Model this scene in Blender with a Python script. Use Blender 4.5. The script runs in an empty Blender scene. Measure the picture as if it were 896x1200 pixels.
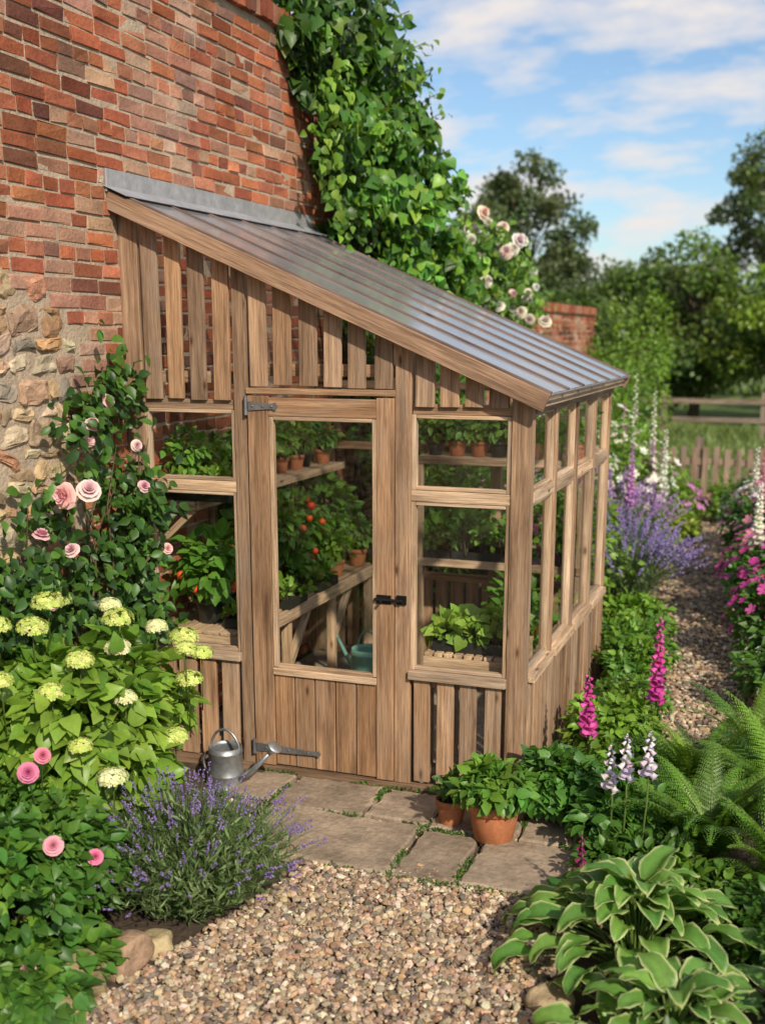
import bpy, math, random, bmesh
import numpy as np
from mathutils import Vector, noise
rng=np.random.default_rng(11); random.seed(11)
sc=bpy.context.scene
A=lambda *a: np.array(a,float)
def nz(v): return v/(np.linalg.norm(v,axis=-1,keepdims=True)+1e-9)
def runit(n): return nz(rng.normal(size=(n,3)))

# ------------------------------------------------------------ mesh builder
class MB:
    def __init__(s): s.V=[];s.L=[];s.S=[];s.C=[];s.G=[];s.n=0
    def add(s,V,F,col,g=None):
        V=np.asarray(V,float);k=len(V)
        s.V.append(V); s.L.append(np.concatenate([np.asarray(f) for f in F])+s.n); s.S.append(np.array([len(f) for f in F]))
        c=np.asarray(col,float)
        if c.ndim==1: c=np.tile(c,(k,1))
        s.C.append(c); s.G.append(V if g is None else np.asarray(g,float)); s.n+=k
    def inst(s,TF,P,B,S,col,tc=None,jit=0):
        T,F=TF; T=np.asarray(T,float); N=len(P);k=len(T)
        if N==0: return
        S=np.asarray(S,float)
        if S.ndim==1: S=np.repeat(S[:,None],3,1)
        V=np.einsum('nki,nij->nkj',T[None]*S[:,None,:],B)+np.asarray(P)[:,None,:]
        if jit: V=V+rng.normal(size=V.shape)*jit
        V=V.reshape(-1,3)
        fl=np.concatenate([np.asarray(f) for f in F]); sz=np.array([len(f) for f in F])
        s.L.append((fl[None]+(np.arange(N)*k)[:,None]+s.n).ravel()); s.S.append(np.tile(sz,N))
        C=np.repeat(np.asarray(col,float)[:,None,:],k,1)
        if tc is not None: C=C*np.asarray(tc)[None]
        s.V.append(V); s.C.append(C.reshape(-1,3)); s.G.append(V); s.n+=N*k
    def build(s,name,mat,smooth=True,parent=None,bevel=0):
        me=bpy.data.meshes.new(name)
        V=np.concatenate(s.V);L=np.concatenate(s.L).astype(np.int32);S=np.concatenate(s.S)
        me.vertices.add(len(V)); me.vertices.foreach_set('co',V.astype(np.float32).ravel())
        me.loops.add(len(L)); me.loops.foreach_set('vertex_index',L)
        me.polygons.add(len(S)); st=np.concatenate([[0],np.cumsum(S)[:-1]]).astype(np.int32)
        me.polygons.foreach_set('loop_start',st)
        me.polygons.foreach_set('use_smooth',np.full(len(S),smooth,dtype=bool))
        me.update(calc_edges=True)
        C=np.concatenate(s.C); C=np.clip(np.concatenate([C,np.ones((len(C),1))],1),0,1)
        a=me.attributes.new('Col','FLOAT_COLOR','POINT'); a.data.foreach_set('color',C.astype(np.float32).ravel())
        g=me.attributes.new('gr','FLOAT_VECTOR','POINT'); g.data.foreach_set('vector',np.concatenate(s.G).astype(np.float32).ravel())
        me.validate()
        o=bpy.data.objects.new(name,me); sc.collection.objects.link(o)
        me.materials.append(mat)
        if bevel:
            b=o.modifiers.new('bev','BEVEL'); b.width=bevel; b.segments=1; b.limit_method='ANGLE'
        if parent: o.parent=parent
        return o
def empty(name):
    o=bpy.data.objects.new(name,None); sc.collection.objects.link(o); o.empty_display_size=.1; return o
def frames(d,n):
    a=nz(d); n=n-(n*a).sum(-1,keepdims=True)*a; n=nz(n); b=np.cross(n,a); return np.stack([a,b,n],1)
def nframes(n):
    n=nz(n); r=runit(len(n)); a=nz(r-(r*n).sum(-1,keepdims=True)*n); return np.stack([a,np.cross(n,a),n],1)
def pal(n,cols,var=.22):
    c=np.array(cols,float)[rng.integers(0,len(cols),n)]
    return c*rng.uniform(1-var,1+var,(n,1))*rng.uniform(.92,1.08,(n,3))

# ------------------------------------------------------------ templates
def make_leaf(ts,ws,fold=.25,droop=.15):
    n=len(ts);V=[(t,0,-droop*t*t) for t in ts];Li={};Ri={}
    for i in range(1,n-1):
        Li[i]=len(V);V.append((ts[i],ws[i],ws[i]*fold-droop*ts[i]**2))
        Ri[i]=len(V);V.append((ts[i],-ws[i],ws[i]*fold-droop*ts[i]**2))
    F=[(0,1,Li[1]),(0,Ri[1],1)]
    for i in range(1,n-2): F+=[(i,i+1,Li[i+1],Li[i]),(i,Ri[i],Ri[i+1],i+1)]
    F+=[(n-2,n-1,Li[n-2]),(n-2,Ri[n-2],n-1)]
    return np.array(V),F
LEAF=make_leaf([0,.22,.5,.8,1],[0,.24,.32,.17,0],.35,.25)
HEART=make_leaf([0,.12,.38,.72,1],[0,.38,.46,.24,0],.3,.3)
HYD=make_leaf([0,.1,.3,.6,.85,1],[0,.2,.36,.33,.14,0],.35,.38)
SLEAF=make_leaf([0,.42,1],[0,.3,0],.3,.15)
NARROW=make_leaf([0,.45,1],[0,.09,0],.3,.2)
STRAP=make_leaf([0,.3,.65,1],[0,.06,.05,0],.3,.5)
OCTA=(np.array([(1,0,0),(-1,0,0),(0,1,0),(0,-1,0),(0,0,1),(0,0,-1)],float),[(0,2,4),(2,1,4),(1,3,4),(3,0,4),(2,0,5),(1,2,5),(3,1,5),(0,3,5)])
def ico(sub,boxy=1.0):
    bm=bmesh.new(); bmesh.ops.create_icosphere(bm,subdivisions=sub,radius=1)
    V=np.array([v.co[:] for v in bm.verts]);F=[tuple(v.index for v in f.verts) for f in bm.faces]; bm.free()
    if boxy!=1: V=np.sign(V)*np.abs(V)**boxy
    return V,F
ICO1=ico(1);ROCK=ico(3,.5);SPH=ico(2)
CUBE=(np.array([(x,y,z) for x in(-.5,.5) for y in(-.5,.5) for z in(-.5,.5)],float),[(0,1,3,2),(4,6,7,5),(0,4,5,1),(2,3,7,6),(0,2,6,4),(1,5,7,3)])
def rose_t():
    V=[];F=[]
    def petal(a,r0,r1,w,z0,z1,curl):
        b=len(V)
        for i in range(4):
            t=i/3; r=r0+(r1-r0)*t; z=z0+(z1-z0)*math.sin(t*math.pi/2)-(curl*t**3)
            ww=w*(math.sin(min(1,t*1.15+.18)*math.pi*.62))
            for j in(-1,0,1):
                s=j*ww; rr=r-abs(j)*.12*t*r1
                V.append((rr*math.cos(a)-s*math.sin(a),rr*math.sin(a)+s*math.cos(a),z+abs(j)*.1*t))
        for i in range(3):
            for j in range(2):
                p=b+i*3+j;F.append((p,p+1,p+4,p+3))
    for k in range(6): petal(k*1.047,.08,1,.52,-.1,.25,.3)
    for k in range(6): petal(k*1.047+.5,.06,.8,.45,0,.48,.12)
    for k in range(5): petal(k*1.257+.1,.05,.55,.36,.05,.68,0)
    for k in range(5): petal(k*1.257+.7,.04,.36,.26,.1,.76,-.02)
    for k in range(3): petal(k*2.1+.2,.02,.18,.17,.15,.78,-.02)
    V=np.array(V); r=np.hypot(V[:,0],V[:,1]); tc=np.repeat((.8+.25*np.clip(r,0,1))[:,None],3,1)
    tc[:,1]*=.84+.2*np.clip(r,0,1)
    return (V,F),tc
ROSE,ROSETC=rose_t()
def blossom_t(n=5,cup=.25):
    V=[(0,0,0)];F=[]
    for k in range(n):
        a=k*2*math.pi/n
        b=len(V)
        for da,r,z in((-.5,.6,cup*.5),(-.25,1,cup),(.25,1,cup),(.5,.6,cup*.5)):
            aa=a+da*2*math.pi/n*.9; V.append((r*math.cos(aa),r*math.sin(aa),z))
        F.append((0,b,b+1,b+2,b+3))
    return np.array(V),F
BLOS=blossom_t(5);BLOS4=blossom_t(4,.15)
def bell_t():
    V=[];F=[];prof=[(0,.16),(.25,.3),(.7,.36),(.92,.44),(1,.58)];n=7
    for x,r in prof:
        for k in range(n):
            a=k*2*math.pi/n;V.append((x,r*math.cos(a),r*math.sin(a)))
    for i in range(len(prof)-1):
        for k in range(n):
            F.append((i*n+k,i*n+(k+1)%n,(i+1)*n+(k+1)%n,(i+1)*n+k))
    return np.array(V),F
BELL=bell_t()

def tube(mb,pts,rad,n=6,col=(.1,.1,.1),cap=True):
    pts=[Vector(p) for p in pts]; V=[];F=[]
    if not hasattr(rad,'__len__'): rad=[rad]*len(pts)
    up=None
    for i,p in enumerate(pts):
        d=(pts[min(i+1,len(pts)-1)]-pts[max(i-1,0)]).normalized()
        if up is None:
            up=Vector((0,0,1)) if abs(d.z)<.9 else Vector((1,0,0))
        s=d.cross(up).normalized(); up=s.cross(d).normalized()
        for k in range(n):
            a=2*math.pi*k/n; V.append(p+(s*math.cos(a)+up*math.sin(a))*rad[i])
    for i in range(len(pts)-1):
        for k in range(n): F.append((i*n+k,i*n+(k+1)%n,(i+1)*n+(k+1)%n,(i+1)*n+k))
    if cap: F.append(tuple(range(n-1,-1,-1)));F.append(tuple((len(pts)-1)*n+k for k in range(n)))
    mb.add(np.array([v[:] for v in V]),F,col)
def lathe(mb,c,prof,n=28,col=(.5,.2,.1),capb=True):
    V=[];F=[]
    for r,z in prof:
        for k in range(n):
            a=2*math.pi*k/n;V.append((c[0]+r*math.cos(a),c[1]+r*math.sin(a),c[2]+z))
    for i in range(len(prof)-1):
        for k in range(n): F.append((i*n+k,i*n+(k+1)%n,(i+1)*n+(k+1)%n,(i+1)*n+k))
    if capb: F.append(tuple(range(n-1,-1,-1)))
    mb.add(V,F,col)
def board(mb,a,b,w,t,n,col,var=.26):
    a=A(*a);b=A(*b);d=b-a;L=np.linalg.norm(d);d/=L
    n=A(*n);n=n-n.dot(d)*d;n/=np.linalg.norm(n);s=np.cross(n,d)
    V=[];G=[];off=rng.uniform(-20,20,3)
    for x in(0,L):
        for y in(-w/2,w/2):
            for z in(-t/2,t/2):
                V.append(a+d*x+s*y+n*z);G.append(off+A(x,y,z))
    c=np.array(col)*random.uniform(1-var,1+var*.8); gy=c.mean()*A(1.15,1,.84); c=c+(gy-c)*random.uniform(0,.4*var/.26)
    mb.add(V,CUBE[1],c,G)

# ------------------------------------------------------------ materials
def mk(name):
    m=bpy.data.materials.new(name); m.use_nodes=True; nt=m.node_tree; nt.nodes.clear()
    out=nt.nodes.new('ShaderNodeOutputMaterial'); return m,nt,out
def N(nt,t,**k):
    n=nt.nodes.new(t)
    for a,b in k.items(): setattr(n,a,b)
    return n
def setin(n,**k):
    for a,b in k.items(): n.inputs[a.replace('_',' ')].default_value=b
def attr(nt,nm): return N(nt,'ShaderNodeAttribute',attribute_name=nm)
def mixc(nt,fac,a,b,mode='MIX'):
    n=N(nt,'ShaderNodeMix',data_type='RGBA',blend_type=mode)
    for s,v in((0,fac),(6,a),(7,b)):
        if isinstance(v,bpy.types.NodeSocket): nt.links.new(v,n.inputs[s])
        else: n.inputs[s].default_value=v if s==0 else (*v,1)
    return n.outputs[2]
def ramp(nt,src,stops):
    r=N(nt,'ShaderNodeValToRGB'); nt.links.new(src,r.inputs[0]); e=r.color_ramp.elements
    while len(e)<len(stops): e.new(.5)
    for i,(p,c) in enumerate(stops):
        e[i].position=p; e[i].color=(*c,1) if hasattr(c,'__len__') else (c,c,c,1)
    return r.outputs[0]
def noisen(nt,vec,scale,detail=4,rough=.55,mapscale=None):
    if mapscale is not None:
        m=N(nt,'ShaderNodeMapping'); m.inputs['Scale'].default_value=mapscale; nt.links.new(vec,m.inputs[0]); vec=m.outputs[0]
    n=N(nt,'ShaderNodeTexNoise'); nt.links.new(vec,n.inputs['Vector']); setin(n,Scale=scale,Detail=detail,Roughness=rough); return n.outputs['Fac']
def bumpn(nt,h,strength,dist):
    b=N(nt,'ShaderNodeBump'); setin(b,Strength=strength,Distance=dist); nt.links.new(h,b.inputs['Height']); return b.outputs[0]
def schlick(nt,f0):
    # two-sided Schlick reflectance for a thin sheet (same from the front and the back)
    g=N(nt,'ShaderNodeNewGeometry'); d=N(nt,'ShaderNodeVectorMath',operation='DOT_PRODUCT'); nt.links.new(g.outputs['Normal'],d.inputs[0]); nt.links.new(g.outputs['Incoming'],d.inputs[1])
    def M(op,a,b=None):
        n=N(nt,'ShaderNodeMath',operation=op)
        for i,v in enumerate((a,b)):
            if v is None: continue
            if isinstance(v,bpy.types.NodeSocket): nt.links.new(v,n.inputs[i])
            else: n.inputs[i].default_value=v
        return n.outputs[0]
    x=M('SUBTRACT',1.0,M('ABSOLUTE',d.outputs['Value'])); return M('ADD',M('MULTIPLY',M('POWER',x,5.0),1-f0),f0)
def leafmat(name='leaf',trans=.32,rough=.42,spec=.4):
    m,nt,out=mk(name); c=attr(nt,'Col').outputs['Color']; g=attr(nt,'gr').outputs['Vector']
    n1=noisen(nt,g,60,2); c2=mixc(nt,.3,c,ramp(nt,n1,[(.3,.4),(.7,1.0)]),'MULTIPLY')
    p=N(nt,'ShaderNodeBsdfPrincipled'); nt.links.new(c2,p.inputs['Base Color']); setin(p,Roughness=rough); p.inputs['Specular IOR Level'].default_value=spec
    t=N(nt,'ShaderNodeBsdfTranslucent'); tc=mixc(nt,1.0,c2,(1.5,1.4,.5),'MULTIPLY'); nt.links.new(tc,t.inputs['Color'])
    mx=N(nt,'ShaderNodeMixShader'); mx.inputs[0].default_value=trans; nt.links.new(p.outputs[0],mx.inputs[1]); nt.links.new(t.outputs[0],mx.inputs[2]); nt.links.new(mx.outputs[0],out.inputs[0]); return m
def petalmat():
    m,nt,out=mk('petal'); c=attr(nt,'Col').outputs['Color']
    p=N(nt,'ShaderNodeBsdfPrincipled'); nt.links.new(c,p.inputs['Base Color']); setin(p,Roughness=.6); p.inputs['Specular IOR Level'].default_value=.2
    t=N(nt,'ShaderNodeBsdfTranslucent'); nt.links.new(c,t.inputs['Color'])
    mx=N(nt,'ShaderNodeMixShader'); mx.inputs[0].default_value=.3; nt.links.new(p.outputs[0],mx.inputs[1]); nt.links.new(t.outputs[0],mx.inputs[2]); nt.links.new(mx.outputs[0],out.inputs[0]); return m
def solid(name,rough=.7,bscale=80,bstr=.3,bdist=.003,metal=0,stain=.35,sscale=6,spec=.4):
    m,nt,out=mk(name); c=attr(nt,'Col').outputs['Color']; g=attr(nt,'gr').outputs['Vector']
    n1=noisen(nt,g,bscale,6,.65); n2=noisen(nt,g,sscale,5,.6)
    c=mixc(nt,stain,c,ramp(nt,n2,[(.3,.35),(.7,1.15)]),'MULTIPLY')
    c=mixc(nt,stain*.8,c,ramp(nt,n1,[(.3,.4),(.7,1.2)]),'MULTIPLY')
    p=N(nt,'ShaderNodeBsdfPrincipled'); nt.links.new(c,p.inputs['Base Color']); setin(p,Roughness=rough,Metallic=metal); p.inputs['Specular IOR Level'].default_value=spec
    nt.links.new(bumpn(nt,n1,bstr,bdist),p.inputs['Normal']); nt.links.new(p.outputs[0],out.inputs[0]); return m
def woodmat():
    m,nt,out=mk('weathered_wood'); c=attr(nt,'Col').outputs['Color']; g=attr(nt,'gr').outputs['Vector']
    n1=noisen(nt,g,1,7,.7,(2.2,48,48)); n2=noisen(nt,g,1,5,.6,(1.5,8,8)); n3=noisen(nt,g,1,3,.6,(7,170,170))
    w=ramp(nt,n1,[(.28,(.32,.26,.22)),(.48,(.85,.82,.8)),(.72,(1.35,1.33,1.3))])
    c=mixc(nt,.85,c,w,'MULTIPLY')
    c=mixc(nt,.85,c,ramp(nt,n2,[(.3,(.4,.36,.33)),(.52,(1,.98,.96)),(.75,(1.25,1.25,1.25))]),'MULTIPLY')
    c=mixc(nt,.5,c,ramp(nt,n3,[(.35,(.5,.45,.42)),(.55,(1.1,1.1,1.1))]),'MULTIPLY')
    v=N(nt,'ShaderNodeTexVoronoi'); mp=N(nt,'ShaderNodeMapping'); mp.inputs['Scale'].default_value=(3.6,11,11); nt.links.new(g,mp.inputs[0]); nt.links.new(mp.outputs[0],v.inputs['Vector']); v.inputs['Scale'].default_value=1
    c=mixc(nt,.85,c,ramp(nt,v.outputs['Distance'],[(.05,(.16,.1,.07)),(.1,(.7,.62,.55)),(.17,(1,1,1))]),'MULTIPLY')
    c=mixc(nt,ramp(nt,noisen(nt,g,1,4,.6,(1.6,8,8)),[(.52,0.),(.78,.45)]),c,(.29,.25,.21))
    p=N(nt,'ShaderNodeBsdfPrincipled'); nt.links.new(c,p.inputs['Base Color']); setin(p,Roughness=.72); p.inputs['Specular IOR Level'].default_value=.25
    h=N(nt,'ShaderNodeMath',operation='ADD'); nt.links.new(n1,h.inputs[0]); nt.links.new(n3,h.inputs[1])
    nt.links.new(bumpn(nt,h.outputs[0],.7,.004),p.inputs['Normal']); nt.links.new(p.outputs[0],out.inputs[0]); return m
def glassmat():
    m,nt,out=mk('window_glass'); t=N(nt,'ShaderNodeBsdfTransparent'); t.inputs[0].default_value=(.985,.995,.99,1)
    g=N(nt,'ShaderNodeBsdfGlossy'); g.inputs['Roughness'].default_value=.01
    mx=N(nt,'ShaderNodeMixShader'); nt.links.new(schlick(nt,.05),mx.inputs[0]); nt.links.new(t.outputs[0],mx.inputs[1]); nt.links.new(g.outputs[0],mx.inputs[2]); nt.links.new(mx.outputs[0],out.inputs[0]); return m
def polymat():
    m,nt,out=mk('polycarbonate'); t=N(nt,'ShaderNodeBsdfTransparent'); t.inputs[0].default_value=(.97,.98,1,1)
    g=attr(nt,'gr').outputs['Vector']; n1=noisen(nt,g,1,5,.6,(1.2,5,5)); n2=noisen(nt,g,1,2,.5,(.5,70,70))
    d=N(nt,'ShaderNodeBsdfDiffuse'); c=mixc(nt,.35,ramp(nt,n1,[(.3,(.6,.62,.68)),(.7,(.78,.81,.88))]),ramp(nt,n2,[(.35,.65),(.6,1.0)]),'MULTIPLY'); nt.links.new(c,d.inputs['Color'])
    tl=N(nt,'ShaderNodeBsdfTranslucent'); tl.inputs[0].default_value=(.95,.96,.97,1)
    m1=N(nt,'ShaderNodeMixShader'); m1.inputs[0].default_value=.42; nt.links.new(d.outputs[0],m1.inputs[1]); nt.links.new(tl.outputs[0],m1.inputs[2])
    m2=N(nt,'ShaderNodeMixShader'); m2.inputs[0].default_value=.66; nt.links.new(t.outputs[0],m2.inputs[1]); nt.links.new(m1.outputs[0],m2.inputs[2])
    gl=N(nt,'ShaderNodeBsdfGlossy'); gl.inputs['Roughness'].default_value=.12
    nt.links.new(bumpn(nt,n2,.12,.001),gl.inputs['Normal'])
    mx=N(nt,'ShaderNodeMixShader'); nt.links.new(schlick(nt,.05),mx.inputs[0]); nt.links.new(m2.outputs[0],mx.inputs[1]); nt.links.new(gl.outputs[0],mx.inputs[2]); nt.links.new(mx.outputs[0],out.inputs[0]); return m
LM=leafmat();PM=petalmat();WOOD=woodmat();GLASS=glassmat();POLY=polymat()
BRICK=solid('old_brick',.85,60,.9,.008,0,.6,4.5,.2);STONE=solid('rubble_stone',.85,35,1,.012,0,.5,12,.2)
MORTAR=solid('lime_mortar',.95,45,1,.012,0,.45,5,.1)
TERRA=solid('terracotta',.8,60,.25,.002,0,.4,9,.25);PLASTIC=solid('black_plastic',.4,60,.1,.001,0,.15,5)
ZINC=solid('galvanised_steel',.4,40,.2,.001,.75,.5,14);IRON=solid('black_iron',.45,90,.2,.001,.6,.2,9)
LEAD=solid('lead_flashing',.5,20,.4,.006,.3,.4,5)
SLAB=solid('sandstone_flag',.85,30,.9,.01,0,.65,6,.2);PEB=solid('pebbles',.75,90,.2,.002,0,.35,40,.3)
SOIL=solid('potting_soil',.95,90,1,.01,0,.5,20,.1);BARK=solid('bark',.9,14,.8,.02,0,.5,3,.1)

# palettes
GD=[(.035,.095,.02),(.045,.115,.022),(.03,.08,.02)]
GM=[(.075,.175,.025),(.095,.21,.03),(.06,.145,.022)]
GL=[(.17,.31,.035),(.21,.36,.045),(.14,.27,.03)]
GB=[(.08,.22,.035),(.11,.26,.04),(.065,.17,.03)]
WHITE=[(.82,.8,.7),(.78,.76,.64)]
PINK=[(.75,.3,.38),(.8,.42,.45)];PALE=[(.85,.6,.55),(.85,.68,.6)]
MAG=[(.55,.06,.3),(.65,.12,.4)];PURP=[(.27,.18,.45),(.36,.27,.52),(.22,.16,.38)]

# ------------------------------------------------------------ camera / light / world
cam=bpy.data.objects.new('camera',bpy.data.cameras.new('camera')); sc.collection.objects.link(cam); sc.camera=cam
cam.location=(3.327,-5.275,2.3); cam.rotation_euler=(math.radians(90-12.93),0,math.radians(19.9))
cd=cam.data; cd.sensor_fit='VERTICAL'; cd.sensor_height=36; cd.lens=40.5; cd.shift_y=.0833; cd.clip_end=2000
cd.dof.use_dof=True; cd.dof.focus_distance=5.3; cd.dof.aperture_fstop=1.8
sund=Vector((.64,-.72,.68)).normalized()
s=bpy.data.lights.new('sun','SUN'); s.energy=5; s.angle=math.radians(1.5); s.color=(1,.89,.73)
so=bpy.data.objects.new('sun',s); sc.collection.objects.link(so); so.rotation_euler=sund.to_track_quat('Z','Y').to_euler(); so.location=(5,-6,9)
w=bpy.data.worlds.new('World'); sc.world=w; w.use_nodes=True; nt=w.node_tree; nt.nodes.clear()
out=N(nt,'ShaderNodeOutputWorld'); bg=N(nt,'ShaderNodeBackground'); bg.inputs[1].default_value=.15
sky=N(nt,'ShaderNodeTexSky'); sky.sky_type='NISHITA'; sky.sun_disc=False; sky.sun_elevation=math.asin(sund.z); sky.sun_rotation=math.atan2(sund.x,sund.y); sky.dust_density=.8; sky.ozone_density=1.4; sky.air_density=1
tc=N(nt,'ShaderNodeTexCoord'); sep=N(nt,'ShaderNodeSeparateXYZ'); nt.links.new(tc.outputs['Generated'],sep.inputs[0])
zz=N(nt,'ShaderNodeMath',operation='ADD'); nt.links.new(sep.outputs[2],zz.inputs[0]); zz.inputs[1].default_value=.3
dv=N(nt,'ShaderNodeVectorMath',operation='DIVIDE'); cb=N(nt,'ShaderNodeCombineXYZ')
for i in range(3): nt.links.new(zz.outputs[0],cb.inputs[i])
nt.links.new(tc.outputs['Generated'],dv.inputs[0]); nt.links.new(cb.outputs[0],dv.inputs[1])
c1=noisen(nt,dv.outputs[0],3.4,9,.56,(1.25,1.8,1)); 
cl=ramp(nt,c1,[(.43,0.),(.52,.45),(.66,.95)])
tint=mixc(nt,1.0,sky.outputs[0],(.76,.85,.92),'MULTIPLY')
fin=mixc(nt,cl,tint,(5.9,5.5,5.3)); nt.links.new(fin,bg.inputs[0]); nt.links.new(bg.outputs[0],out.inputs[0])
sc.view_settings.view_transform='Standard'; sc.view_settings.look='None'; sc.view_settings.exposure=0

# ------------------------------------------------------------ ground
def groundmat():
    m,nt,out=mk('soil_and_grass'); tc=N(nt,'ShaderNodeTexCoord'); o=tc.outputs['Object']
    n1=noisen(nt,o,25,6,.7);n2=noisen(nt,o,.6,5,.6);n3=noisen(nt,o,120,3,.6)
    soil=ramp(nt,n1,[(.3,(.03,.02,.012)),(.7,(.11,.075,.05))])
    gr=ramp(nt,n2,[(.3,(.09,.15,.03)),(.7,(.17,.22,.05))]); gr=mixc(nt,.5,gr,ramp(nt,n3,[(.3,.5),(.7,1.2)]),'MULTIPLY')
    sp=N(nt,'ShaderNodeSeparateXYZ'); nt.links.new(o,sp.inputs[0])
    mr=N(nt,'ShaderNodeMapRange'); nt.links.new(sp.outputs[1],mr.inputs[0]); mr.inputs[1].default_value=9.5; mr.inputs[2].default_value=10.5
    c=mixc(nt,mr.outputs[0],soil,gr)
    p=N(nt,'ShaderNodeBsdfPrincipled'); nt.links.new(c,p.inputs['Base Color']); setin(p,Roughness=.95); nt.links.new(bumpn(nt,n1,.8,.03),p.inputs['Normal']); nt.links.new(p.outputs[0],out.inputs[0]); return m
mb=MB(); mb.add([(-400,-400,0),(400,-400,0),(400,600,0),(-400,600,0)],[(0,1,2,3)],(.1,.1,.1)); mb.build('ground',groundmat(),False)
def gravelmat():
    m,nt,out=mk('gravel_bed'); tc=N(nt,'ShaderNodeTexCoord'); v=N(nt,'ShaderNodeTexVoronoi'); nt.links.new(tc.outputs['Object'],v.inputs['Vector']); v.inputs['Scale'].default_value=45
    sv=N(nt,'ShaderNodeSeparateColor'); nt.links.new(v.outputs['Color'],sv.inputs[0])
    c=ramp(nt,sv.outputs[0],[(0,(.13,.09,.06)),(.5,(.28,.21,.15)),(1,(.42,.34,.25))])
    c=mixc(nt,1.0,c,ramp(nt,v.outputs['Distance'],[(.2,1.0),(.6,.3)]),'MULTIPLY')
    p=N(nt,'ShaderNodeBsdfPrincipled'); nt.links.new(c,p.inputs['Base Color']); setin(p,Roughness=.9); nt.links.new(bumpn(nt,v.outputs['Distance'],1,-.01),p.inputs['Normal']); nt.links.new(p.outputs[0],out.inputs[0]); return m
GR=gravelmat()
def pathL(y): return np.interp(y,[-7,-3,-2.2,-1.6,-.9,-.2,1,2,4,7,9.7],[.9,1.15,1.2,1.35,1.5,2.6,2.75,2.62,2.1,2.1,2.2])
def pathR(y): return np.interp(y,[-7,-3,-2.2,-1.6,-.9,-.2,1,2,4,7,9.7],[3.6,2.75,2.62,2.55,2.6,3.0,3.35,3.3,2.95,2.65,2.9])
gp=empty('gravel_path')
mb=MB(); ys=np.linspace(-7,9.6,70)
V=[];F=[]
for i,y in enumerate(ys):
    V+=[(pathL(y)-.06*math.sin(y*5),y,.004),(pathR(y)+.06*math.sin(y*4),y,.004)]
    if i: k=2*i; F.append((k-2,k-1,k+1,k))
mb.add(V,F,(.2,.2,.2)); mb.build('gravel_base',GR,False,gp)
PC=[(.45,.31,.19),(.53,.41,.28),(.34,.235,.15),(.26,.2,.15),(.6,.5,.37),(.4,.25,.15),(.18,.145,.115),(.46,.36,.25)]
def pebbles(mb,n,y0,y1,s0,s1):
    y=rng.uniform(y0,y1,n); l=pathL(y);r=pathR(y); x=l+(r-l)*rng.uniform(-.05,1.05,n)
    s=s0+(s1-s0)*rng.uniform(0,1,n)**1.4; z=.006+s*.3+rng.uniform(0,1,n)**2*.018
    S=np.stack([s,s*rng.uniform(.6,.95,n),s*rng.uniform(.4,.7,n)],1)
    nn=nz(A(0,0,1)+rng.normal(size=(n,3))*.3)
    mb.inst(ICO1,np.stack([x,y,z],1),nframes(nn),S,pal(n,PC,.35),None,.0018)
mb=MB(); pebbles(mb,17000,-3.2,-.85,.007,.022); pebbles(mb,8000,-.2,5,.013,.024); pebbles(mb,4500,5,9.6,.018,.03)
n=1500; x=rng.uniform(.75,2.75,n); y=rng.uniform(-1.08,-.05,n); s=rng.uniform(.006,.013,n)
mb.inst(ICO1,np.stack([x,y,np.full(n,.008)],1),nframes(nz(A(0,0,1)+rng.normal(size=(n,3))*.3)),s,pal(n,PC,.3),None,.001)
mb.build('pebbles',PEB,False,gp)

# paving
pv=empty('stone_paving'); mb=MB()
def slab(mb,x0,x1,y0,y1,top,col):
    P=[];c=[(x0,y0),(x1,y0),(x1,y1),(x0,y1)]; c=[(a+random.uniform(-.012,.012),b+random.uniform(-.012,.012)) for a,b in c]
    for i in range(4):
        a=c[i];b=c[(i+1)%4]
        for k in range(9):
            t=k/9;j=.007 if k else 0
            P.append((a[0]+(b[0]-a[0])*t+random.gauss(0,j),a[1]+(b[1]-a[1])*t+random.gauss(0,j)))
    P=np.array(P);m=P.mean(0);n=len(P)
    ins=P+(m-P)/np.linalg.norm(m-P,axis=1,keepdims=True)*.012
    V=[(*p,0) for p in P]+[(*p,top-.01) for p in P]+[(*p,top+random.uniform(-.001,.001)) for p in ins]
    F=[(i,(i+1)%n,n+(i+1)%n,n+i) for i in range(n)]+[(n+i,n+(i+1)%n,2*n+(i+1)%n,2*n+i) for i in range(n)]+[tuple(range(2*n,3*n))]
    mb.add(V,F,col)
SL=[(.70,.97,-.42,-.07),(.99,1.46,-.45,-.07),(1.48,1.80,-.43,-.07),(1.82,2.22,-.47,-.07),(2.24,2.62,-.44,-.07),
    (1.0,1.78,-.97,-.47),(1.80,2.08,-.98,-.49),(2.10,2.56,-.96,-.47),(2.58,2.9,-.9,-.46)]
for a in SL: slab(mb,*a,.035+random.uniform(-.004,.006),np.array((.42,.325,.235))*random.uniform(.78,1.12))
mb.build('flagstones',SLAB,False,pv)
mb=MB(); n=4200; k=rng.integers(0,len(SL),n); e=rng.integers(0,4,n); P=[]
for i in range(n):
    x0,x1,y0,y1=SL[k[i]]; t=rng.uniform()
    P.append([(x0+(x1-x0)*t,y0-.01),(x1+.01,y0+(y1-y0)*t),(x0+(x1-x0)*t,y1+.01),(x0-.01,y0+(y1-y0)*t)][e[i]])
P=np.array(P); kk=np.array([noise.noise(Vector((p[0]*4,p[1]*4,3)))>-.05 for p in P]); P=P[kk]; n=len(P)
P=np.concatenate([P+rng.normal(size=(n,2))*.01,np.full((n,1),.03)],1)
mb.inst(SLEAF,P,frames(nz(rng.normal(size=(n,3))+A(0,0,1)),runit(n)),rng.uniform(.008,.02,n),pal(n,GM,.3)); mb.build('moss',LM,True,pv)

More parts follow.
